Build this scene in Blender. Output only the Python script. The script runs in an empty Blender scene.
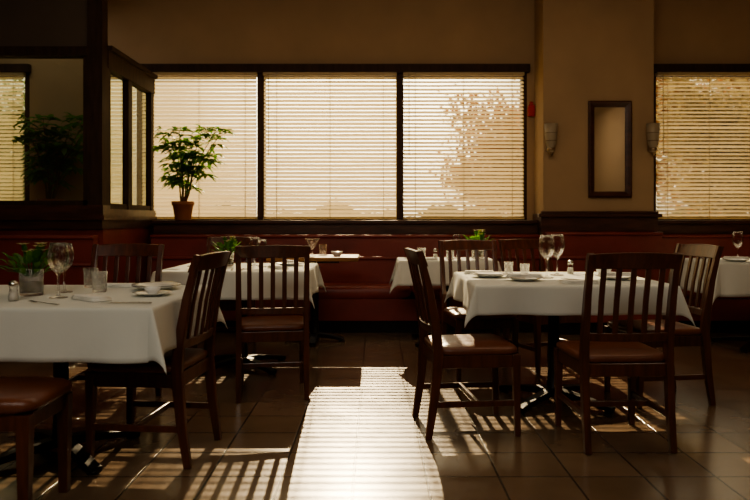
import bpy, bmesh, math, random
from mathutils import Vector, Matrix
random.seed(7)
S=bpy.context.scene
COL=S.collection
PI=math.pi
# ------------------------------------------------------------ materials
def newmat(name):
    m=bpy.data.materials.new(name); m.use_nodes=True
    nt=m.node_tree
    for n in list(nt.nodes): nt.nodes.remove(n)
    out=nt.nodes.new('ShaderNodeOutputMaterial')
    return m,nt,out
def prin(name,col,rough=.5,metal=0,var=0.0,vscale=6,bump=0,bscale=40,stretch=(1,1,1),coat=0,spec=.5,sheen=0):
    m,nt,out=newmat(name)
    p=nt.nodes.new('ShaderNodeBsdfPrincipled')
    nt.links.new(p.outputs[0],out.inputs[0])
    p.inputs['Base Color'].default_value=(*col,1)
    p.inputs['Roughness'].default_value=rough
    p.inputs['Metallic'].default_value=metal
    p.inputs['Specular IOR Level'].default_value=spec
    if coat: p.inputs['Coat Weight'].default_value=coat; p.inputs['Coat Roughness'].default_value=.15
    if sheen: p.inputs['Sheen Weight'].default_value=sheen
    tc=nt.nodes.new('ShaderNodeTexCoord'); mp=nt.nodes.new('ShaderNodeMapping')
    mp.inputs['Scale'].default_value=stretch
    nt.links.new(tc.outputs['Object'],mp.inputs[0])
    if var:
        n=nt.nodes.new('ShaderNodeTexNoise'); n.inputs['Scale'].default_value=vscale; n.inputs['Detail'].default_value=5
        nt.links.new(mp.outputs[0],n.inputs['Vector'])
        r=nt.nodes.new('ShaderNodeValToRGB')
        r.color_ramp.elements[0].position=.3; r.color_ramp.elements[1].position=.7
        r.color_ramp.elements[0].color=(*[max(0,c*(1-var)) for c in col],1)
        r.color_ramp.elements[1].color=(*[min(1,c*(1+var)) for c in col],1)
        nt.links.new(n.outputs[0],r.inputs[0]); nt.links.new(r.outputs[0],p.inputs['Base Color'])
    if bump:
        n=nt.nodes.new('ShaderNodeTexNoise'); n.inputs['Scale'].default_value=bscale; n.inputs['Detail'].default_value=3
        nt.links.new(mp.outputs[0],n.inputs['Vector'])
        b=nt.nodes.new('ShaderNodeBump'); b.inputs['Strength'].default_value=bump; b.inputs['Distance'].default_value=.01
        nt.links.new(n.outputs[0],b.inputs['Height']); nt.links.new(b.outputs[0],p.inputs['Normal'])
    return m
def translucent(name,col,tcol,fac,rough=.6):
    m,nt,out=newmat(name)
    p=nt.nodes.new('ShaderNodeBsdfPrincipled'); p.inputs['Base Color'].default_value=(*col,1); p.inputs['Roughness'].default_value=rough
    t=nt.nodes.new('ShaderNodeBsdfTranslucent'); t.inputs[0].default_value=(*tcol,1)
    mx=nt.nodes.new('ShaderNodeMixShader'); mx.inputs[0].default_value=fac
    nt.links.new(p.outputs[0],mx.inputs[1]); nt.links.new(t.outputs[0],mx.inputs[2]); nt.links.new(mx.outputs[0],out.inputs[0])
    return m
def thin_glass(name,tint,refl=.08):
    m,nt,out=newmat(name)
    t=nt.nodes.new('ShaderNodeBsdfTransparent'); t.inputs[0].default_value=(*tint,1)
    g=nt.nodes.new('ShaderNodeBsdfGlossy'); g.inputs['Roughness'].default_value=.02
    mx=nt.nodes.new('ShaderNodeMixShader'); mx.inputs[0].default_value=refl
    nt.links.new(t.outputs[0],mx.inputs[1]); nt.links.new(g.outputs[0],mx.inputs[2]); nt.links.new(mx.outputs[0],out.inputs[0])
    return m
def glassware(name,tint=(1,1,1)):
    m,nt,out=newmat(name)
    lw=nt.nodes.new('ShaderNodeLayerWeight'); lw.inputs[0].default_value=.35
    t=nt.nodes.new('ShaderNodeBsdfTransparent'); t.inputs[0].default_value=(*[.95*c for c in tint],1)
    g=nt.nodes.new('ShaderNodeBsdfGlass'); g.inputs['IOR'].default_value=1.35; g.inputs['Roughness'].default_value=.0
    mx=nt.nodes.new('ShaderNodeMixShader')
    rp=nt.nodes.new('ShaderNodeMapRange'); rp.inputs[3].default_value=.2; rp.inputs[4].default_value=1
    nt.links.new(lw.outputs['Facing'],rp.inputs[0]); nt.links.new(rp.outputs[0],mx.inputs[0])
    nt.links.new(t.outputs[0],mx.inputs[1]); nt.links.new(g.outputs[0],mx.inputs[2]); nt.links.new(mx.outputs[0],out.inputs[0])
    return m
M={}
M['wood']=prin('mahogany_wood',(.085,.025,.012),.28,var=.4,vscale=5,stretch=(8,8,1),coat=.4)
M['trimwood']=prin('dark_trim_wood',(.068,.023,.013),.38,var=.4,vscale=4,stretch=(1,6,6),coat=.15)
M['framewood']=prin('window_frame_wood',(.050,.026,.016),.65,var=.3,vscale=4,stretch=(6,6,1),spec=.25)
M['tabwood']=prin('table_wood',(.26,.12,.045),.5,var=.3,vscale=4,stretch=(1,8,1),spec=.3)
M['leather']=prin('brown_leather',(.15,.050,.025),.30,var=.2,vscale=8,bump=.15,bscale=120)
M['maroon']=prin('maroon_vinyl',(.22,.040,.030),.42,var=.18,vscale=3,bump=.12,bscale=60)
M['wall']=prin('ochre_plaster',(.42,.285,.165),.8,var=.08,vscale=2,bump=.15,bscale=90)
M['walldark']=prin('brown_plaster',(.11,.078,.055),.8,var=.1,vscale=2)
M['ceil']=prin('ceiling_paint',(.42,.33,.22),.85,var=.04,vscale=3,bump=.1,bscale=120)
M['iron']=prin('black_iron',(.014,.012,.012),.45,metal=.5,bump=.1,bscale=90)
M['cloth']=prin('linen_cloth',(.72,.74,.68),.85,bump=.12,bscale=14,var=.03,vscale=3,sheen=.2)
M['napkin']=prin('napkin_linen',(.85,.84,.78),.85,bump=.1,bscale=60)
M['china']=prin('white_china',(.82,.82,.79),.15,coat=.5)
M['steel']=prin('cutlery_steel',(.6,.58,.54),.18,metal=1)
M['glass']=glassware('clear_glass')
M['pane']=thin_glass('partition_glass',(.66,.72,.64),.14)
M['wpane']=thin_glass('window_glass',(.96,.97,.96),.04)
M['mirror']=prin('mirror_silver',(.82,.82,.78),.06,metal=1)
M['terra']=prin('terracotta',(.36,.14,.065),.75,var=.15)
M['soil']=prin('soil',(.03,.02,.012),.95)
M['leaf']=translucent('leaf_green',(.05,.15,.03),(.18,.40,.05),.45,.45)
M['stem']=prin('plant_stem',(.16,.11,.05),.8)
M['slat']=translucent('blind_slat',(.56,.48,.33),(.86,.73,.48),.47,.5)
M['cord']=prin('blind_cord',(.42,.36,.25),.8)
M['red']=prin('red_plastic',(.5,.02,.012),.35)
M['sconce']=prin('brushed_bronze',(.30,.22,.14),.3,metal=.8)
M['opal']=translucent('opal_glass',(.60,.50,.36),(.6,.48,.3),.4,.3)
M['bark']=prin('tree_bark',(.14,.10,.07),.9)
M['autumn']=translucent('autumn_leaf',(.36,.19,.08),(.48,.24,.10),.4)
M['gold']=translucent('olive_leaf',(.22,.17,.08),(.34,.26,.11),.4)
M['green']=translucent('green_leaf',(.20,.24,.12),(.32,.38,.18),.4)
M['hedge']=prin('hedge_foliage',(.14,.12,.065),.9,var=.5,vscale=3)
M['pave']=prin('outdoor_paving',(.42,.36,.28),.8,var=.1)
M['flower']=translucent('flower_petal',(.75,.70,.45),(.6,.5,.25),.3)
M['wax']=prin('salt_white',(.7,.68,.62),.6)
def tile():
    m,nt,out=newmat('floor_tile')
    p=nt.nodes.new('ShaderNodeBsdfPrincipled'); nt.links.new(p.outputs[0],out.inputs[0])
    tc=nt.nodes.new('ShaderNodeTexCoord'); mp=nt.nodes.new('ShaderNodeMapping')
    mp.inputs['Location'].default_value=(.09,.1,0)
    nt.links.new(tc.outputs['Object'],mp.inputs[0])
    b=nt.nodes.new('ShaderNodeTexBrick'); b.offset=0; b.inputs['Scale'].default_value=1
    b.inputs['Brick Width'].default_value=.31; b.inputs['Row Height'].default_value=.31
    b.inputs['Mortar Size'].default_value=.0055; b.inputs['Mortar Smooth'].default_value=.3
    b.inputs['Color1'].default_value=(.215,.142,.086,1); b.inputs['Color2'].default_value=(.165,.108,.065,1)
    b.inputs['Mortar'].default_value=(.045,.031,.020,1)
    nt.links.new(mp.outputs[0],b.inputs['Vector'])
    n=nt.nodes.new('ShaderNodeTexNoise'); n.inputs['Scale'].default_value=4; n.inputs['Detail'].default_value=6
    nt.links.new(tc.outputs['Object'],n.inputs['Vector'])
    mx=nt.nodes.new('ShaderNodeMixRGB'); mx.blend_type='OVERLAY'; mx.inputs[0].default_value=.3
    nt.links.new(b.outputs[0],mx.inputs[1]); nt.links.new(n.outputs[0],mx.inputs[2]); nt.links.new(mx.outputs[0],p.inputs['Base Color'])
    mr=nt.nodes.new('ShaderNodeMapRange'); mr.inputs[3].default_value=.14; mr.inputs[4].default_value=.30
    nt.links.new(n.outputs[0],mr.inputs[0]); nt.links.new(mr.outputs[0],p.inputs['Roughness'])
    p.inputs['Coat Weight'].default_value=.3; p.inputs['Coat Roughness'].default_value=.25
    bp=nt.nodes.new('ShaderNodeBump'); bp.inputs['Strength'].default_value=.4; bp.inputs['Distance'].default_value=.003; bp.invert=True
    nt.links.new(b.outputs['Fac'],bp.inputs['Height']); nt.links.new(bp.outputs[0],p.inputs['Normal'])
    return m
M['floor']=tile()
# ------------------------------------------------------------ mesh builder
class MB:
    def __init__(s): s.v=[];s.f=[];s.m=[];s.sm=[];s.mats=[]
    def mi(s,k):
        if k not in s.mats: s.mats.append(k)
        return s.mats.index(k)
    def add(s,vs,fs,mat,smooth=False):
        o=len(s.v); s.v+= [tuple(v) for v in vs]; k=s.mi(mat)
        for f in fs: s.f.append([i+o for i in f]); s.m.append(k); s.sm.append(smooth)
    def box(s,x0,x1,y0,y1,z0,z1,mat):
        vs=[(x0,y0,z0),(x1,y0,z0),(x1,y1,z0),(x0,y1,z0),(x0,y0,z1),(x1,y0,z1),(x1,y1,z1),(x0,y1,z1)]
        s.add(vs,[(0,3,2,1),(4,5,6,7),(0,1,5,4),(1,2,6,5),(2,3,7,6),(3,0,4,7)],mat)
    def sweep(s,path,secs,mat,side=Vector((1,0,0)),smooth=False):
        n=len(path); vs=[];fs=[]
        P=[Vector(p) for p in path]
        for i in range(n):
            t=(P[min(i+1,n-1)]-P[max(i-1,0)]).normalized()
            sd=(side-t*side.dot(t)).normalized(); nn=t.cross(sd)
            w,d=secs[i] if len(secs)>1 else secs[0]
            for a,b in((-1,-1),(1,-1),(1,1),(-1,1)): vs.append(P[i]+sd*a*w/2+nn*b*d/2)
        for i in range(n-1):
            for k in range(4):
                a=i*4+k;b=i*4+(k+1)%4; fs.append((a,b,b+4,a+4))
        fs.append((3,2,1,0)); e=(n-1)*4; fs.append((e,e+1,e+2,e+3))
        s.add(vs,fs,mat,smooth)
    def tube(s,path,rad,mat,seg=8):
        n=len(path); P=[Vector(p) for p in path]; vs=[];fs=[]
        for i in range(n):
            t=(P[min(i+1,n-1)]-P[max(i-1,0)]).normalized()
            up=Vector((0,0,1)) if abs(t.z)<.9 else Vector((1,0,0))
            a=t.cross(up).normalized(); b=t.cross(a)
            r=rad[i] if isinstance(rad,(list,tuple)) else rad
            for k in range(seg):
                q=2*PI*k/seg; vs.append(P[i]+a*math.cos(q)*r+b*math.sin(q)*r)
        for i in range(n-1):
            for k in range(seg):
                fs.append((i*seg+k,i*seg+(k+1)%seg,(i+1)*seg+(k+1)%seg,(i+1)*seg+k))
        fs.append(tuple(range(seg))[::-1]); fs.append(tuple((n-1)*seg+k for k in range(seg)))
        s.add(vs,fs,mat,True)
    def lathe(s,prof,mat,seg=24,c=(0,0,0),smooth=True):
        vs=[];fs=[];n=len(prof)
        for r,z in prof:
            for k in range(seg):
                q=2*PI*k/seg; vs.append((c[0]+r*math.cos(q),c[1]+r*math.sin(q),c[2]+z))
        for i in range(n-1):
            for k in range(seg):
                fs.append((i*seg+k,i*seg+(k+1)%seg,(i+1)*seg+(k+1)%seg,(i+1)*seg+k))
        if prof[0][0]>1e-4: fs.append(tuple(range(seg))[::-1])
        if prof[-1][0]>1e-4: fs.append(tuple((n-1)*seg+k for k in range(seg)))
        s.add(vs,fs,mat,smooth)
    def cushion(s,cx,cy,z0,w,d,h,mat,wf=1.0,crown=.012,n=14):
        vs=[];fs=[];seg=48
        rings=[(.93,0),(1,.25),(1.01,.5),(1,.78),(.96,.95),(.88,1.02),(.6,1.0+crown/h*.8),(.3,1+crown/h),(.001,1+crown/h)]
        for sc,zz in rings:
            for k in range(seg):
                q=2*PI*k/seg; c,sn=math.cos(q),math.sin(q); e=.28
                x=math.copysign(abs(c)**e,c)*w/2*sc; y=math.copysign(abs(sn)**e,sn)*d/2*sc
                x*=1+(wf-1)*(y/d+.5)
                vs.append((cx+x,cy+y,z0+h*zz))
        for i in range(len(rings)-1):
            for k in range(seg):
                fs.append((i*seg+k,i*seg+(k+1)%seg,(i+1)*seg+(k+1)%seg,(i+1)*seg+k))
        fs.append(tuple(range(seg))[::-1])
        s.add(vs,fs,mat,True)
    def mesh(s,name):
        me=bpy.data.meshes.new(name); me.from_pydata(s.v,[],s.f)
        for k in s.mats: me.materials.append(M[k])
        me.polygons.foreach_set('material_index',s.m); me.polygons.foreach_set('use_smooth',s.sm)
        me.update(); 
        return me
    def obj(s,name,loc=(0,0,0),rz=0,bevel=0,parent=None):
        o=bpy.data.objects.new(name,s.mesh(name)); COL.objects.link(o)
        o.location=loc; o.rotation_euler=(0,0,rz)
        if bevel: bev(o,bevel)
        if parent: o.parent=parent
        return o
def bev(o,w,seg=2):
    b=o.modifiers.new('bevel','BEVEL'); b.width=w; b.segments=seg; b.limit_method='ANGLE'; b.angle_limit=math.radians(50)
    b.harden_normals=False
def inst(me,name,loc,rz=0,bevel=0,sc=1):
    o=bpy.data.objects.new(name,me); COL.objects.link(o); o.location=loc; o.rotation_euler=(0,0,rz); o.scale=(sc,)*3
    if bevel: bev(o,bevel)
    return o
# ------------------------------------------------------------ room shell
YB=7.6; XL=-5.0; XR=5.2; YF=-2.5; ZC=3.55
b=MB(); b.box(XL-.2,XR+.2,YF-.2,YB+.2,-.1,0,'floor'); b.obj('floor')
b=MB(); b.box(XL-.2,XR+.2,YF-.2,YB+.2,ZC,ZC+.1,'ceil'); b.obj('ceiling')
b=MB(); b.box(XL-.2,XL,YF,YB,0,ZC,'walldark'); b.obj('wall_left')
b=MB(); b.box(XR,XR+.2,YF,YB,0,ZC,'wall'); b.obj('wall_right')
b=MB(); b.box(XL,XR,YF-.2,YF,0,ZC,'wall'); b.obj('wall_front')
WZ0,WZ1=1.1,2.75
wins=[(-4.9,-3.75),(-3.05,1.65),(3.0,4.95)]
b=MB(); b.box(XL,XR,YB,YB+.2,0,WZ0,'wall'); b.box(XL,XR,YB,YB+.2,WZ1,ZC,'wall')
xs=[XL]+[v for w in wins for v in w]+[XR]
for i in range(0,len(xs),2): b.box(xs[i],xs[i+1],YB,YB+.2,WZ0,WZ1,'wall')
b.obj('wall_back')
b=MB(); b.box(1.73,2.87,7.2,YB,0,ZC,'wall'); b.obj('wall_column',bevel=.006)
def window(name,x0,x1,mulls):
    b=MB(); t=.075
    b.box(x0,x1,YB+.0,YB+.12,WZ1-t,WZ1,'framewood'); b.box(x0,x1,YB,YB+.12,WZ0,WZ0+.035,'framewood')
    b.box(x0,x0+t*.7,YB,YB+.12,WZ0+.035,WZ1-t,'framewood'); b.box(x1-t*.7,x1,YB,YB+.12,WZ0+.035,WZ1-t,'framewood')
    for m in mulls: b.box(m-.04,m+.04,YB,YB+.12,WZ0+.035,WZ1-t,'framewood')
    b.box(x0-.02,x1+.02,YB-.075,YB-.001,WZ1-.055,WZ1+.03,'framewood')
    b.add([(x0+.04,YB+.07,WZ0+.02),(x1-.04,YB+.07,WZ0+.02),(x1-.04,YB+.07,WZ1-.04),(x0+.04,YB+.07,WZ1-.04)],[(0,1,2,3)],'wpane')
    return b.obj(name)
window('window_1',*wins[0],[]); window('window_2',*wins[1],[-2.55,-1.24,.27]); window('window_3',*wins[2],[4.2])
def blind(x0,x1,tilt):
    b=MB(); y=YB-.035; top=WZ1-.058; bot=WZ0+.01
    b.box(x0,x1,y-.028,y+.028,top-.03,top,'slat')
    b.box(x0,x1,y-.02,y+.02,bot,bot+.018,'slat')
    sp=.041; hw=.0245; z=bot+.045; th=math.radians(tilt)
    L=x1-x0; nx=max(2,int(L/.25))
    while z<top-.045:
        vs=[];fs=[]; tj=th+math.radians(random.uniform(-3.5,3.5)); sag=random.uniform(-.0015,.0015)
        for i in range(nx+1):
            x=x0+.004+(L-.008)*i/nx
            for k,s in enumerate((-1,-.33,.33,1)):
                cr=.003*(1-s*s)
                vs.append((x,y+s*hw*math.cos(tj)-cr*math.sin(tj), z+s*hw*math.sin(tj)+cr*math.cos(tj)+sag*math.sin(i*1.7)))
        for i in range(nx):
            for k in range(3):
                a=i*4+k; fs.append((a,a+4,a+5,a+1))
        b.add(vs,fs,'slat',True); z+=sp
    for fx in ([.12,.88] if L<1 else [.1,.5,.9]):
        x=x0+L*fx
        b.tube([(x,y-.027,bot),(x,y-.027,top)],.0022,'cord',5); b.tube([(x,y+.027,bot),(x,y+.027,top)],.0022,'cord',5)
    b.tube([(x0+.06,y-.035,top-.02),(x0+.062,y-.04,top-.9)],.004,'cord',6)
    return b.obj('window_blind')
blind(-4.86,-3.79,46); blind(-3.0,-2.58,52); blind(-2.52,-1.275,53); blind(-1.205,.235,51); blind(.305,1.61,44); blind(3.04,4.165,36); blind(4.235,4.91,36)
def banquette(x0,x1,yb,yf,top,n=None,name='banquette'):
    b=MB()
    b.box(x0,x1,yf+.06,yb-.12,0,.12,'iron')
    b.box(x0,x1,yf+.02,yb-.02,.12,.33,'maroon')
    L=x1-x0; n=n or max(1,round(L/1.3)); w=L/n
    for i in range(n):
        cx=x0+w*(i+.5)
        b.cushion(cx,(yf+yb-.12)/2,.33,w-.01,yb-.12-yf,.12,'maroon')
    b.box(x0,x1,yb-.12,yb-.01,.33,top,'maroon')
    for z in (top-.02,(top+.46)/2):
        b.tube([(x0,yb-.125,z),(x1,yb-.125,z)],.018,'maroon',10)
    return b.obj(name,bevel=.012)
banquette(-2.32,1.70,7.36,6.78,.95)
banquette(1.72,2.9,7.19,6.66,.98)
banquette(2.92,5.15,7.36,6.78,.95)
banquette(-4.95,-2.42,6.14,5.58,.97)
b=MB(); b.box(-2.32,1.71,7.32,7.597,.95,1.06,'trimwood'); b.box(-2.32,1.71,7.28,7.597,1.06,1.098,'trimwood'); b.obj('trim_1',bevel=.006)
b=MB(); b.box(2.9,5.15,7.32,7.597,.95,1.06,'trimwood'); b.box(2.89,5.17,7.28,7.597,1.06,1.098,'trimwood'); b.obj('trim_2',bevel=.006)
b=MB(); b.box(1.70,2.90,7.165,7.198,.98,1.13,'trimwood'); b.box(1.67,2.93,7.13,7.198,1.13,1.165,'trimwood'); b.box(1.70,2.9,7.15,7.198,1.165,1.19,'trimwood')
b.box(1.70,1.729,7.198,7.55,1.0,1.165,'trimwood'); b.obj('trim_3',bevel=.006)
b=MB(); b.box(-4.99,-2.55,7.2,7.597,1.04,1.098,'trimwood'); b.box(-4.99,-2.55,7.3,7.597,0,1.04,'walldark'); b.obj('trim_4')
# left glazed partition
YP=6.15; XP=-2.39
b=MB()
b.box(XL,XP,YP,YP+.1,0,1.02,'maroon'); b.box(XP-.1,XP,YP+.1,YB-.002,0,1.02,'maroon')
b.box(XL,XP+.01,YP-.04,YP+.12,1.02,1.10,'trimwood'); b.box(XL,XP+.04,YP-.08,YP+.14,1.10,1.14,'trimwood'); b.box(XL,XP+.02,YP-.05,YP+.12,1.14,1.23,'trimwood')
b.box(XP-.12,XP+.01,YP+.12,YB-.01,1.02,1.10,'trimwood'); b.box(XP-.14,XP+.04,YP+.14,YB-.01,1.10,1.14,'trimwood'); b.box(XP-.12,XP+.02,YP+.12,YB-.01,1.14,1.2,'trimwood')
b.box(XP-.13,XP,YP-.02,YP+.11,1.23,ZC-.002,'framewood')
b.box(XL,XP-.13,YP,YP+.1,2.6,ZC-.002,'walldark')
b.box(XL,XP-.13,YP-.025,YP+.1,2.54,2.62,'framewood')
b.box(XP-.17,XP-.13,YP-.01,YP+.08,1.23,2.54,'framewood'); b.box(XL,XP-.13,YP-.01,YP+.08,1.23,1.27,'framewood')
b.box(XP-.08,XP+.01,YP+.11,YB-.02,2.46,2.62,'framewood'); b.box(XP-.1,XP+.04,YP+.11,YB-.02,2.62,2.66,'framewood')
for y,w in ((YP+.11,.07),(YP+.64,.10),(YB-.12,.09)): b.box(XP-.06,XP,y,y+w,1.2,2.46,'framewood')
b.box(XP-.06,XP-.01,YP+.2,YB-.1,1.2,1.25,'framewood')
b.add([(XL,YP+.05,1.25),(XP-.1,YP+.05,1.25),(XP-.1,YP+.05,2.56),(XL,YP+.05,2.56)],[(0,1,2,3)],'pane')
b.add([(XP-.04,YP+.15,1.2),(XP-.04,YB-.08,1.2),(XP-.04,YB-.08,2.52),(XP-.04,YP+.15,2.52)],[(0,1,2,3)],'pane')
b.obj('glazed_partition')
# wall mirror
b=MB(); x0,x1,z0,z1=2.19,2.63,1.33,2.32; yf=7.198
prof=[(0,.0),(0,.035),(.015,.045),(.04,.03),(.06,.02),(.064,.004)]
vs=[]
for ins,dep in prof:
    vs+= [(x0+ins,yf-dep,z0+ins),(x1-ins,yf-dep,z0+ins),(x1-ins,yf-dep,z1-ins),(x0+ins,yf-dep,z1-ins)]
fs=[]
for i in range(len(prof)-1):
    for k in range(4): fs.append((i*4+k,i*4+(k+1)%4,(i+1)*4+(k+1)%4,(i+1)*4+k))
b.add(vs,fs,'trimwood')
i=.062; b.add([(x0+i,yf-.008,z0+i),(x1-i,yf-.008,z0+i),(x1-i,yf-.008,z1-i),(x0+i,yf-.008,z1-i)],[(0,1,2,3)],'mirror')
b.obj('wall_mirror')
def sconce(x,y,z):
    b=MB()
    b.lathe([(.012,0),(.03,.012),(.036,.03),(.03,.05),(.05,.09),(.062,.2),(.066,.3),(.061,.3),(.055,.2),(.03,.06),(.001,.055)],'opal',20,(0,0,0))
    b.lathe([(.001,-.03),(.014,-.02),(.02,0),(.038,.03),(.04,.05),(.034,.055)],'sconce',20)
    b.box(-.03,.03,.0,.075,.02,.14,'sconce')
    for zz in (.12,.2): b.lathe([(.055+zz*.03,zz),(.060+zz*.03,zz+.004),(.055+zz*.03,zz+.008)],'sconce',20)
    return b.obj('wall_sconce',(x,y,z))
sconce(1.79,7.12,1.78); sconce(2.83,7.12,1.78)
b=MB(); b.box(-.035,.035,0,.05,0,.12,'red'); b.lathe([(.02,0),(.02,.03),(.012,.04),(.001,.04)],'red',12,(0,.02,.12)); b.obj('fire_alarm',(1.69,7.547,2.22),bevel=.006)
# ------------------------------------------------------------ chair
def chair_mesh():
    b=MB()
    X=.205
    for s in(-1,1):
        b.sweep([(s*X,-.255,0),(s*X,-.225,.2),(s*X,-.205,.42),(s*X,-.215,.55),(s*X,-.25,.75),(s*X,-.30,.945)],
                [(.030,.032),(.034,.042),(.036,.05),(.034,.046),(.032,.036),(.030,.026)],'wood')
        b.sweep([(s*.2,.205,0),(s*.202,.195,.42)],[(.028,.028),(.042,.042)],'wood')
        b.sweep([(s*.2,-.2,.385),(s*.2,.19,.385)],[(.02,.065)],'wood',side=Vector((1,0,0)))
        b.sweep([(s*.2,-.23,.17),(s*.2,.195,.17)],[(.018,.03)],'wood')
    b.sweep([(-.2,.195,.385),(.2,.195,.385)],[(.02,.065)],'wood',side=Vector((0,1,0)))
    b.sweep([(-.2,-.205,.385),(.2,-.205,.385)],[(.02,.065)],'wood',side=Vector((0,1,0)))
    b.sweep([(-.2,.0,.17),(.2,.0,.17)],[(.018,.03)],'wood',side=Vector((0,1,0)))
    for (z0,z1,y0,y1,th) in ((.872,.94,-.277,-.302,.026),(.525,.565,-.216,-.224,.022)):
        vs=[];fs=[];n=12
        for i in range(n+1):
            t=i/n*2-1; x=t*.222 if z0>.8 else t*.2; bow=-.022*(1-t*t); up=.010*(1-t*t) if z0>.8 else 0
            for (yy,zz) in ((y0-th/2,z0),(y0+th/2,z0),(y1+th/2,z1+up),(y1-th/2,z1+up)): vs.append((x,yy+bow,zz))
        for i in range(n):
            for k in range(4): fs.append((i*4+k,i*4+(k+1)%4,(i+1)*4+(k+1)%4,(i+1)*4+k))
        fs.append((0,1,2,3)); fs.append(tuple(n*4+k for k in (3,2,1,0)))
        b.add(vs,fs,'wood')
    for i in range(5):
        t=(i-2)/2*.70; x=t*.2; bow=-.022*(1-t*t)
        b.sweep([(x,-.218+bow,.55),(x,-.243+bow,.72),(x,-.279+bow,.885)],[(.027,.012)],'wood')
    b.cushion(0,.0,.415,.43,.43,.042,'leather',wf=1.06)
    return b.mesh('dining_chair')
CH=chair_mesh()
def chair(x,y,face):
    return inst(CH,'dining_chair',(x,y,0),math.radians(face),.004)
# ------------------------------------------------------------ tables
def table(x0,x1,y0,y1,bare=False,zt=.742):
    root=bpy.data.objects.new('dining_table',None); COL.objects.link(root)
    cx,cy=(x0+x1)/2,(y0+y1)/2; root.location=(cx,cy,0)
    a,c=(x1-x0)/2,(y1-y0)/2
    b=MB(); b.box(-a+.006,a-.006,-c+.006,c-.006,zt-.035,zt,'tabwood' if bare else 'wood'); b.obj('top',bevel=.006,parent=root)
    b=MB(); b.lathe([(.045,.05),(.06,.06),(.04,.09),(.034,.2),(.034,.6),(.05,.66),(.05,.68)],'iron',20)
    b.sweep([(-a*.55,0,zt-.05),(a*.55,0,zt-.05)],[(.05,.028)],'iron',side=Vector((0,1,0))); b.sweep([(0,-c*.55,zt-.05),(0,c*.55,zt-.05)],[(.05,.028)],'iron')
    b.obj('pedestal',parent=root)
    b=MB()
    for k in range(4):
        q=PI/4+k*PI/2 if not bare else k*PI/2; L=.38 if not bare else .26
        dx,dy=math.cos(q),math.sin(q)
        b.sweep([(dx*.02,dy*.02,.065),(dx*L*.5,dy*L*.5,.05),(dx*L*.93,dy*L*.93,.025),(dx*L,dy*L,.018)],[(.07,.04),(.06,.035),(.055,.026),(.06,.03)],'iron',side=Vector((-dy,dx,0)))
        b.lathe([(.028,0),(.028,.014),(.02,.02)],'iron',12,(dx*L*.94,dy*L*.94,0))
    b.obj('base',parent=root,bevel=.004)
    return root
def cloth(x0,x1,y0,y1,drop,z=.75,tipf=.95,seed=1,rz=0):
    rn=random.Random(seed)
    a,c=(x1-x0)/2,(y1-y0)/2; cx,cy=(x0+x1)/2,(y0+y1)/2
    sk=[.003,.007,.012,.018,.028,.045]+[.045+(drop-.045)*i/8 for i in range(1,9)]
    def line(h):
        n=26; top=[-h+2*h*i/n for i in range(n+1)]
        return [-h-e for e in reversed(sk)]+top+[h+e for e in sk]
    U,V=line(a),line(c); R=.014
    ph=[rn.uniform(0,6) for _ in range(8)]
    def hh(e): return R*math.sin(min(e/R,PI/2))
    def vv(e): return R*(1-math.cos(min(e/R,PI/2)))+max(e-R*PI/2,0)
    def wave(t,s): return .014*math.sin(t*9+ph[s])+.011*math.sin(t*19+ph[s+4])+.018
    vs=[];fs=[]
    for v in V:
        for u in U:
            ex=max(abs(u)-a,0); ey=max(abs(v)-c,0); sx=1 if u>0 else -1; sy=1 if v>0 else -1
            if ex==0 and ey==0: p=(u,v,0)
            elif ey==0: p=(sx*(a+hh(ex)+wave(v,0 if sx>0 else 1)*vv(ex)/drop),v,-vv(ex))
            elif ex==0: p=(u,sy*(c+hh(ey)+wave(u,2 if sy>0 else 3)*vv(ey)/drop),-vv(ey))
            else:
                r=math.hypot(ex,ey); f=math.atan2(ey,ex); s2=math.sin(2*f)
                off=.30*r*(s2**1.4)
                wx=wave(sy*c,0 if sx>0 else 1)*min(vv(ex)/drop,1)*math.cos(f)**2; wy=wave(sx*a,2 if sy>0 else 3)*min(vv(ey)/drop,1)*math.sin(f)**2
                zz=vv(r)*(1-(1-tipf)*s2)
                p=(sx*(a+hh(r)*math.cos(f)+off*.75+wx),sy*(c+hh(r)*math.sin(f)+off*.66+wy),-zz)
            vs.append(p)
    nu=len(U)
    for j in range(len(V)-1):
        for i in range(nu-1):
            q=j*nu+i; fs.append((q,q+1,q+nu+1,q+nu))
    b=MB(); b.add(vs,fs,'cloth',True); o=b.obj('tablecloth',(cx,cy,z),rz)
    so=o.modifiers.new('thickness','SOLIDIFY'); so.thickness=.003; so.offset=-1
    return o
ZT=.7515
T1=(-2.05,-.90,2.80,3.78); T2=(-1.50,-.48,4.78,5.70); T4=(.22,1.05,6.02,6.58); T5=(.55,1.62,3.76,4.74); T6=(2.80,3.85,5.70,6.45)
for i,(t,d,tf) in enumerate(((T1,.222,.82),(T2,.2,.9),(T4,.22,.9),(T5,.165,.97),(T6,.28,.9))):
    table(*t); cloth(*t,d,tipf=tf,seed=i+3)
table(-.95,-.14,6.05,6.62,bare=True,zt=.775)
chair(-1.06,3.33,90-6)
chair(-1.56,4.13,180)
chair(-.66,4.50,9)
chair(-1.28,5.98,180)
chair(.50,3.74,-90+6)
chair(1.19,3.55,3)
chair(1.72,4.32,90+8)
chair(.74,5.00,188)
chair(1.28,5.25,180+20)
b=MB(); b.cushion(0,0,.40,1.0,.40,.06,'leather',crown=.006)
for sx in(-.46,.46):
    for sy in(-.16,.16): b.sweep([(sx,sy,0),(sx,sy,.4)],[(.035,.035),(.05,.05)],'wood')
b.box(-.46,.46,-.17,-.15,.34,.4,'wood'); b.box(-.46,.46,.15,.17,.34,.4,'wood'); b.box(-.47,-.45,-.16,.16,.34,.4,'wood'); b.box(.45,.47,-.16,.16,.34,.4,'wood')
b.obj('upholstered_bench',(-1.72,2.68,0),bevel=.003)
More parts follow.
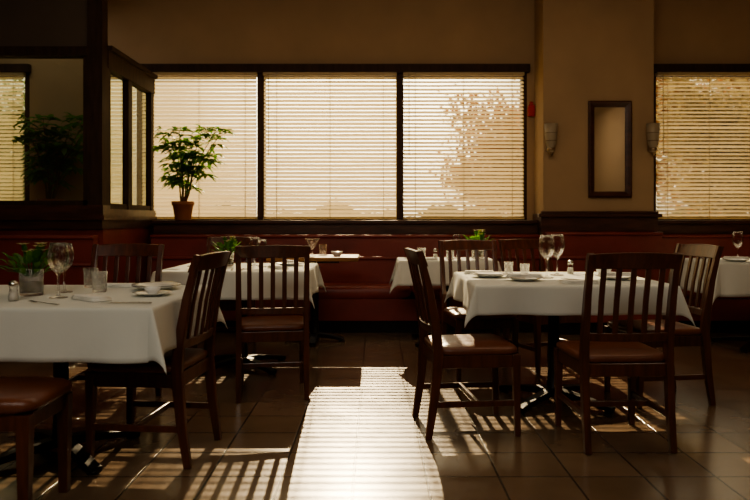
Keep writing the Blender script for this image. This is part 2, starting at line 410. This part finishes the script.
# ------------------------------------------------------------ tableware
def wine_mesh():
    b=MB(); b.lathe([(.001,.0),(.034,.0),(.035,.003),(.012,.007),(.0045,.014),(.004,.05),(.0045,.085),(.012,.098),(.028,.115),(.038,.14),(.040,.16),(.036,.19),(.030,.215),
      (.0288,.215),(.0346,.19),(.0385,.16),(.0365,.14),(.027,.118),(.010,.102),(.001,.1)],'glass',28); return b.mesh('wine_glass')
def tumb_mesh():
    b=MB(); b.lathe([(.001,0),(.030,0),(.032,.004),(.037,.10),(.0355,.10),(.0305,.014),(.001,.012)],'glass',28); return b.mesh('water_glass')
def plate_mesh():
    b=MB(); b.lathe([(.001,.0),(.06,.0),(.065,.003),(.10,.014),(.118,.019),(.119,.021),(.10,.018),(.066,.007),(.001,.006)],'china',40); return b.mesh('dinner_plate')
def bowl_mesh():
    b=MB(); b.lathe([(.001,0),(.028,0),(.03,.006),(.045,.022),(.055,.045),(.053,.046),(.043,.026),(.026,.012),(.001,.01)],'china',32); return b.mesh('small_bowl')
def fork_mesh():
    b=MB(); b.sweep([(0,-.1,.003),(0,-.03,.004),(0,.03,.006),(0,.045,.005)],[(.014,.002),(.007,.0025),(.006,.0025),(.020,.002)],'steel')
    for k in range(4): b.sweep([(-.008+k*.0053,.044,.005),(-.008+k*.0053,.09,.008)],[(.003,.0018)],'steel')
    return b.mesh('fork')
def knife_mesh():
    b=MB(); b.sweep([(0,-.11,.004),(0,-.01,.004),(0,0,.004),(.002,.06,.004),(.0,.11,.003)],[(.014,.006),(.011,.005),(.016,.002),(.019,.0015),(.004,.001)],'steel'); return b.mesh('table_knife')
def napkin_mesh():
    b=MB()
    for k,(w,l,z) in enumerate(((.085,.2,.0),(.083,.19,.006),(.08,.18,.012))):
        vs=[];fs=[];n=8
        for i in range(n+1):
            y=-l/2+l*i/n
            for (x,zz) in ((-w/2,z+.001),(w/2,z+.001),(w/2-.002,z+.006),(-w/2+.002,z+.006+.002*math.sin(i))): vs.append((x+.002*math.sin(i*1.3+k),y,zz))
        for i in range(n):
            for q in range(4): fs.append((i*4+q,i*4+(q+1)%4,(i+1)*4+(q+1)%4,(i+1)*4+q))
        fs.append((3,2,1,0)); fs.append(tuple(n*4+q for q in range(4)))
        b.add(vs,fs,'napkin',True)
    return b.mesh('folded_napkin')
def shaker_mesh():
    b=MB(); b.lathe([(.001,0),(.02,0),(.022,.01),(.016,.05),(.018,.062)],'glass',16); b.lathe([(.001,.004),(.016,.004),(.014,.04),(.001,.04)],'wax',16); b.lathe([(.0185,.062),(.02,.066),(.018,.08),(.008,.088),(.001,.089)],'steel',16); return b.mesh('salt_shaker')
def leafpts(b,base,d,L,W,mat,droop=.3,fold=.15):
    d=d.normalized(); up=Vector((0,0,1)); sd=d.cross(up)
    if sd.length<.05: sd=Vector((1,0,0))
    sd.normalize(); nn=sd.cross(d)
    prof=((0,.03),(.2,.65),(.45,1),(.7,.75),(.9,.3),(1,.02)); vs=[]
    for t,w in prof:
        c=base+d*L*t-up*droop*L*t*t
        vs+= [c-sd*W/2*w+nn*W*fold*w,c,c+sd*W/2*w+nn*W*fold*w]
    fs=[]
    for i in range(len(prof)-1):
        for k in range(2): q=i*3+k; fs.append((q,q+1,q+4,q+3))
    b.add(vs,fs,mat,True)
def diamond(b,p,d,L,W,mat):
    d=d.normalized(); sd=d.cross(Vector((.3,.2,1))).normalized()
    b.add([p,p+d*L*.45+sd*W/2,p+d*L,p+d*L*.45-sd*W/2],[(0,1,2,3)],mat)
def posy_mesh():
    b=MB(); r=random.Random(3)
    b.lathe([(.001,0),(.034,0),(.036,.004),(.038,.085),(.036,.085),(.033,.01),(.001,.008)],'glass',24)
    b.lathe([(.001,.011),(.031,.011),(.033,.045),(.001,.045)],'stem',20)
    for i in range(60):
        q=r.uniform(0,2*PI); e=r.uniform(.35,1.45); dd=Vector((math.cos(q)*math.cos(e),math.sin(q)*math.cos(e),math.sin(e)))
        st=Vector((math.cos(q)*.012,math.sin(q)*.012,.06)); en=st+dd*r.uniform(.03,.085)
        b.tube([st,(st+en)/2+Vector((0,0,.006)),en],.0012,'leaf',4)
        leafpts(b,en,dd+Vector((0,0,.3)),r.uniform(.035,.055),r.uniform(.02,.03),'leaf')
    for i in range(9):
        q=r.uniform(0,2*PI); c=Vector((math.cos(q)*.03,math.sin(q)*.03,.14+r.uniform(0,.03)))
        for k in range(7):
            a=k*2*PI/7; leafpts(b,c,Vector((math.cos(a),math.sin(a),.5)),.024,.014,'flower',.1)
    return b.mesh('flower_vase')
WG,TU,PL,BO,FO,KN,NA,SH,PO=wine_mesh(),tumb_mesh(),plate_mesh(),bowl_mesh(),fork_mesh(),knife_mesh(),napkin_mesh(),shaker_mesh(),posy_mesh()
def put(me,x,y,rz=0,z=ZT,sc=1): return inst(me,me.name.split('.')[0],(x,y,z),math.radians(rz),0,sc)
# T1
put(WG,-1.42,3.14,0,sc=1.15); put(WG,-1.50,3.38,sc=1.1); put(TU,-1.47,3.62); put(TU,-1.33,3.38)
put(PO,-1.59,3.24,sc=1.4); put(SH,-1.56,3.02)
put(PL,-1.10,3.52); put(PL,-1.10,3.52,0,ZT+.0075); put(NA,-1.24,3.06,50); put(PL,-1.03,3.24,0,sc=.75); put(BO,-1.03,3.24,z=ZT+.006,sc=.7)
put(KN,-1.04,2.92,85); put(FO,-1.38,2.91,60); put(FO,-1.05,3.73,90); put(NA,-1.32,3.64,88)
# T2
put(PO,-1.12,5.32,sc=1.3); put(WG,-.92,5.35); put(WG,-.84,5.2,sc=.95); put(PL,-1.22,5.0); put(NA,-.7,5.05,30); put(PL,-.66,5.38); put(NA,-.66,5.38,0,ZT+.0225,.8); put(FO,-1.0,4.9,10); put(KN,-.93,4.9,5)
# T3
put(TU,-.48,6.45,z=.7755); put(BO,-.34,6.25,z=.7755)
b=MB()
b.lathe([(.001,0),(.03,0),(.034,.003),(.008,.012),(.006,.05),(.05,.13),(.068,.16),(.066,.161),(.047,.13),(.001,.06)],'glass',24); b.obj('cocktail_glass',(-.56,6.25,.7755))
# T4
put(WG,.74,6.35); put(TU,.42,6.3); put(PO,.93,6.35,sc=1.5); put(TU,.66,6.15); put(NA,.45,6.12,80); put(SH,.55,6.38)
# T5
put(WG,1.03,4.2,sc=1.2); put(WG,1.15,4.42,sc=1.2); put(TU,.92,4.3,sc=.8); put(TU,.86,4.5,sc=.8); put(PL,.70,4.28); put(PL,.70,4.28,0,ZT+.0075,.85); put(PL,.86,4.03,sc=.9); put(NA,.86,4.03,70,ZT+.0195); put(NA,.68,4.56,85)
put(PL,1.42,4.12); put(NA,1.42,4.12,85,ZT+.0215); put(FO,1.17,4.05,75); put(KN,1.15,3.98,80); put(FO,1.36,4.42,85); put(SH,1.27,4.55); put(BO,1.47,4.5); put(NA,1.12,3.85,95)
# T6
put(WG,3.16,6.1,sc=1.15); put(TU,3.5,6.1); put(PL,3.05,5.90); put(NA,3.05,5.90,40,ZT+.0215); put(TU,2.95,6.3)
# ------------------------------------------------------------ sill plant
def sill_plant():
    b=MB(); r=random.Random(11)
    b.lathe([(.001,0),(.078,0),(.083,.005),(.106,.155),(.116,.157),(.118,.198),(.108,.198),(.1,.17),(.001,.165)],'terra',28)
    b.lathe([(.001,.168),(.1,.168)],'soil',20)
    for i in range(10):
        q=i*2*PI/10+r.uniform(-.3,.3); sp=r.uniform(.10,.27); h=r.uniform(.34,.84)
        p0=Vector((.02*math.cos(q),.02*math.sin(q),.16)); p1=Vector((sp*.4*math.cos(q)+.03,sp*.3*math.sin(q),h*.55+.1)); p2=Vector((sp*1.3*math.cos(q)+.08,sp*.6*math.sin(q),h+.12))
        b.tube([p0,(p0+p1)/2+Vector((.01,0,0)),p1,(p1+p2)/2,p2],[.009,.008,.007,.005,.003],'stem',7)
        for k in range(12):
            t=r.uniform(.1,1); base=p1.lerp(p2,t); a=r.uniform(0,2*PI); e=r.uniform(-.2,.9)
            d=Vector((math.cos(a)*math.cos(e),math.sin(a)*math.cos(e)*.6,math.sin(e))); tip=base+d*r.uniform(.06,.17)
            b.tube([base,(base+tip)/2+Vector((0,0,.01)),tip],.0018,'stem',4)
            for m in range(6):
                aa=m*2*PI/6+r.uniform(-.3,.3); dd=(d*.5+Vector((math.cos(aa),math.sin(aa)*.6,r.uniform(-.25,.35))))
                leafpts(b,tip,dd,r.uniform(.10,.16),r.uniform(.04,.06),'leaf',.4)
    for v in range(len(b.v)):
        x,y,z=b.v[v]
        b.v[v]=(max(x,-.26+.04*math.sin(z*40)),max(min(y,.10),-.3),z)
    return b.obj('potted_plant',(-2.03,7.40,1.0985))
sp_=sill_plant()
inst(sp_.data,'potted_plant',(-3.42,7.36,1.0985),0,0,1.12)
# ------------------------------------------------------------ exterior
b=MB(); b.box(-40,40,YB+.25,70,-.2,-.1,'pave'); b.obj('ground')
def tree(x,y,h,mat,seed,n=1500,sp=1.7,lf=.14):
    r=random.Random(seed); b=MB()
    b.tube([(0,0,-.1),(.05,0,h*.3),(-.05,.05,h*.55),(0,0,h*.8)],[.16,.13,.09,.03],'bark',8)
    ends=[]
    for i in range(22):
        z=h*r.uniform(.2,.75); q=r.uniform(0,2*PI); L=r.uniform(.6,1)*sp
        e=Vector((math.cos(q)*L,math.sin(q)*L,z+L*.5)); b.tube([(0,0,z),e*.5+Vector((0,0,z*.5+.1)),e],[.05,.03,.01],'bark',5); ends.append((Vector((0,0,z)),e))
    for i in range(n):
        a,e=r.choice(ends); p=a.lerp(e,r.uniform(.3,1.2))+Vector((r.gauss(0,.32),r.gauss(0,.32),r.gauss(0,.3)))
        d=Vector((r.gauss(0,1),r.gauss(0,1),r.gauss(-.2,.7))); diamond(b,p,d,lf,lf*.8,mat)
    b.obj('autumn_tree' if mat=='autumn' else 'shade_tree',(x,y,0))
tree(4.0,20,5.0,'autumn',1,12000,1.9,.15); tree(11.5,22,6.0,'autumn',2,24000,3.2,.19); tree(7.9,15.5,4.6,'gold',4,9000,1.6,.12); tree(-10.5,20,4.8,'green',5,9000,2.2,.15)
b=MB(); r_=random.Random(9); vs=[];fs=[]; N=160
for i in range(N+1):
    x=-20+36*i/N; t=1.45+.22*math.sin(x*1.3)+.14*math.sin(x*3.1)+.1*math.sin(x*7.7)
    vs+= [(x,-.5,-.1),(x,-.6,t*.7),(x,-.2,t),(x,.4,t*.9),(x,.6,-.1)]
for i in range(N):
    for k in range(4): q=i*5+k; fs.append((q,q+5,q+6,q+1))
b.add(vs,fs,'hedge',True)
for i in range(7000):
    x=r_.uniform(-20,16); t=1.45+.22*math.sin(x*1.3)+.14*math.sin(x*3.1)
    diamond(b,Vector((x,r_.uniform(-.75,-.3),r_.uniform(.1,t+.1))),Vector((r_.gauss(0,1),r_.gauss(0,1),r_.gauss(0,.8))),.16,.12,'gold')
b.obj('hedge',(2.0,28,0))
# ------------------------------------------------------------ light
w=bpy.data.worlds.new('world'); S.world=w; w.use_nodes=True; nt=w.node_tree
bg=nt.nodes['Background']; tc=nt.nodes.new('ShaderNodeTexCoord'); sx=nt.nodes.new('ShaderNodeSeparateXYZ'); r=nt.nodes.new('ShaderNodeValToRGB')
nt.links.new(tc.outputs['Generated'],sx.inputs[0]); nt.links.new(sx.outputs['Z'],r.inputs[0])
r.color_ramp.elements[0].position=0; r.color_ramp.elements[0].color=(.56,.43,.25,1)
r.color_ramp.elements[1].position=.5; r.color_ramp.elements[1].color=(.70,.65,.50,1)
e=r.color_ramp.elements.new(.16); e.color=(.90,.74,.45,1)
dt=nt.nodes.new('ShaderNodeVectorMath'); dt.operation='DOT_PRODUCT'; dt.inputs[1].default_value=Vector((-.02,1,.17)).normalized()
nt.links.new(tc.outputs['Generated'],dt.inputs[0])
mr=nt.nodes.new('ShaderNodeMapRange'); mr.inputs[1].default_value=.965; mr.inputs[2].default_value=1; mr.inputs[3].default_value=0; mr.inputs[4].default_value=1; mr.interpolation_type='SMOOTHSTEP'
nt.links.new(dt.outputs['Value'],mr.inputs[0])
ad=nt.nodes.new('ShaderNodeMixRGB'); ad.blend_type='ADD'; ad.inputs[2].default_value=(2.8,2.45,1.75,1)
nt.links.new(mr.outputs[0],ad.inputs[0]); nt.links.new(r.outputs[0],ad.inputs[1]); nt.links.new(ad.outputs[0],bg.inputs[0])
bg.inputs[1].default_value=1.6
def lamp(kind,name,loc,dirv,energy,col,**k):
    l=bpy.data.lights.new(name,kind); l.energy=energy; l.color=col
    for a,v in k.items(): setattr(l,a,v)
    o=bpy.data.objects.new(name,l); COL.objects.link(o); o.location=loc; o.rotation_euler=Vector(dirv).to_track_quat('-Z','Y').to_euler(); return o
el=math.radians(28); az=math.radians(-2)
lamp('SUN','sun',(0,20,12),(-math.sin(az)*math.cos(el),-math.cos(az)*math.cos(el),-math.sin(el)),8.5,(1,.76,.45),angle=math.radians(.35))
lamp('AREA','fill_light',(-.8,-.6,3.4),(0,.6,-1),74,(1,.92,.78),shape='RECTANGLE',size=3.0,size_y=1.6)  # added fill from behind the camera, stands for no real fixture
lamp('AREA','fill_light',(.6,4.6,3.5),(0,0.25,-1),44,(1,.78,.53),shape='RECTANGLE',size=4.5,size_y=2.5)  # added warm fill above the tables, invented to lift the room
lamp('AREA','fill_light',(-3.6,6.8,3.3),(0,0.2,-1),4,(1,.90,.72),shape='RECTANGLE',size=1.0,size_y=.5)  # added weak fill to brighten the vestibule behind the glass
lamp('AREA','fill_light',(4.0,-.9,3.45),(.35,0,-1),24,(1,.85,.62),shape='RECTANGLE',size=1.2,size_y=1.2)  # added fill on the right wall, so the mirror reflects something brighter
# ------------------------------------------------------------ camera
cd=bpy.data.cameras.new('camera'); cam=bpy.data.objects.new('camera',cd); COL.objects.link(cam)
cam.location=(0,0,1.1); cam.rotation_euler=(PI/2,0,0); cd.sensor_width=36; cd.lens=33.6; cd.shift_y=-.04; cd.clip_start=.05
cd.dof.use_dof=True; cd.dof.focus_distance=4.2; cd.dof.aperture_fstop=2.8
S.camera=cam
S.view_settings.view_transform='AgX'
try: S.view_settings.look='AgX - Medium High Contrast'
except Exception: pass
S.view_settings.exposure=.22
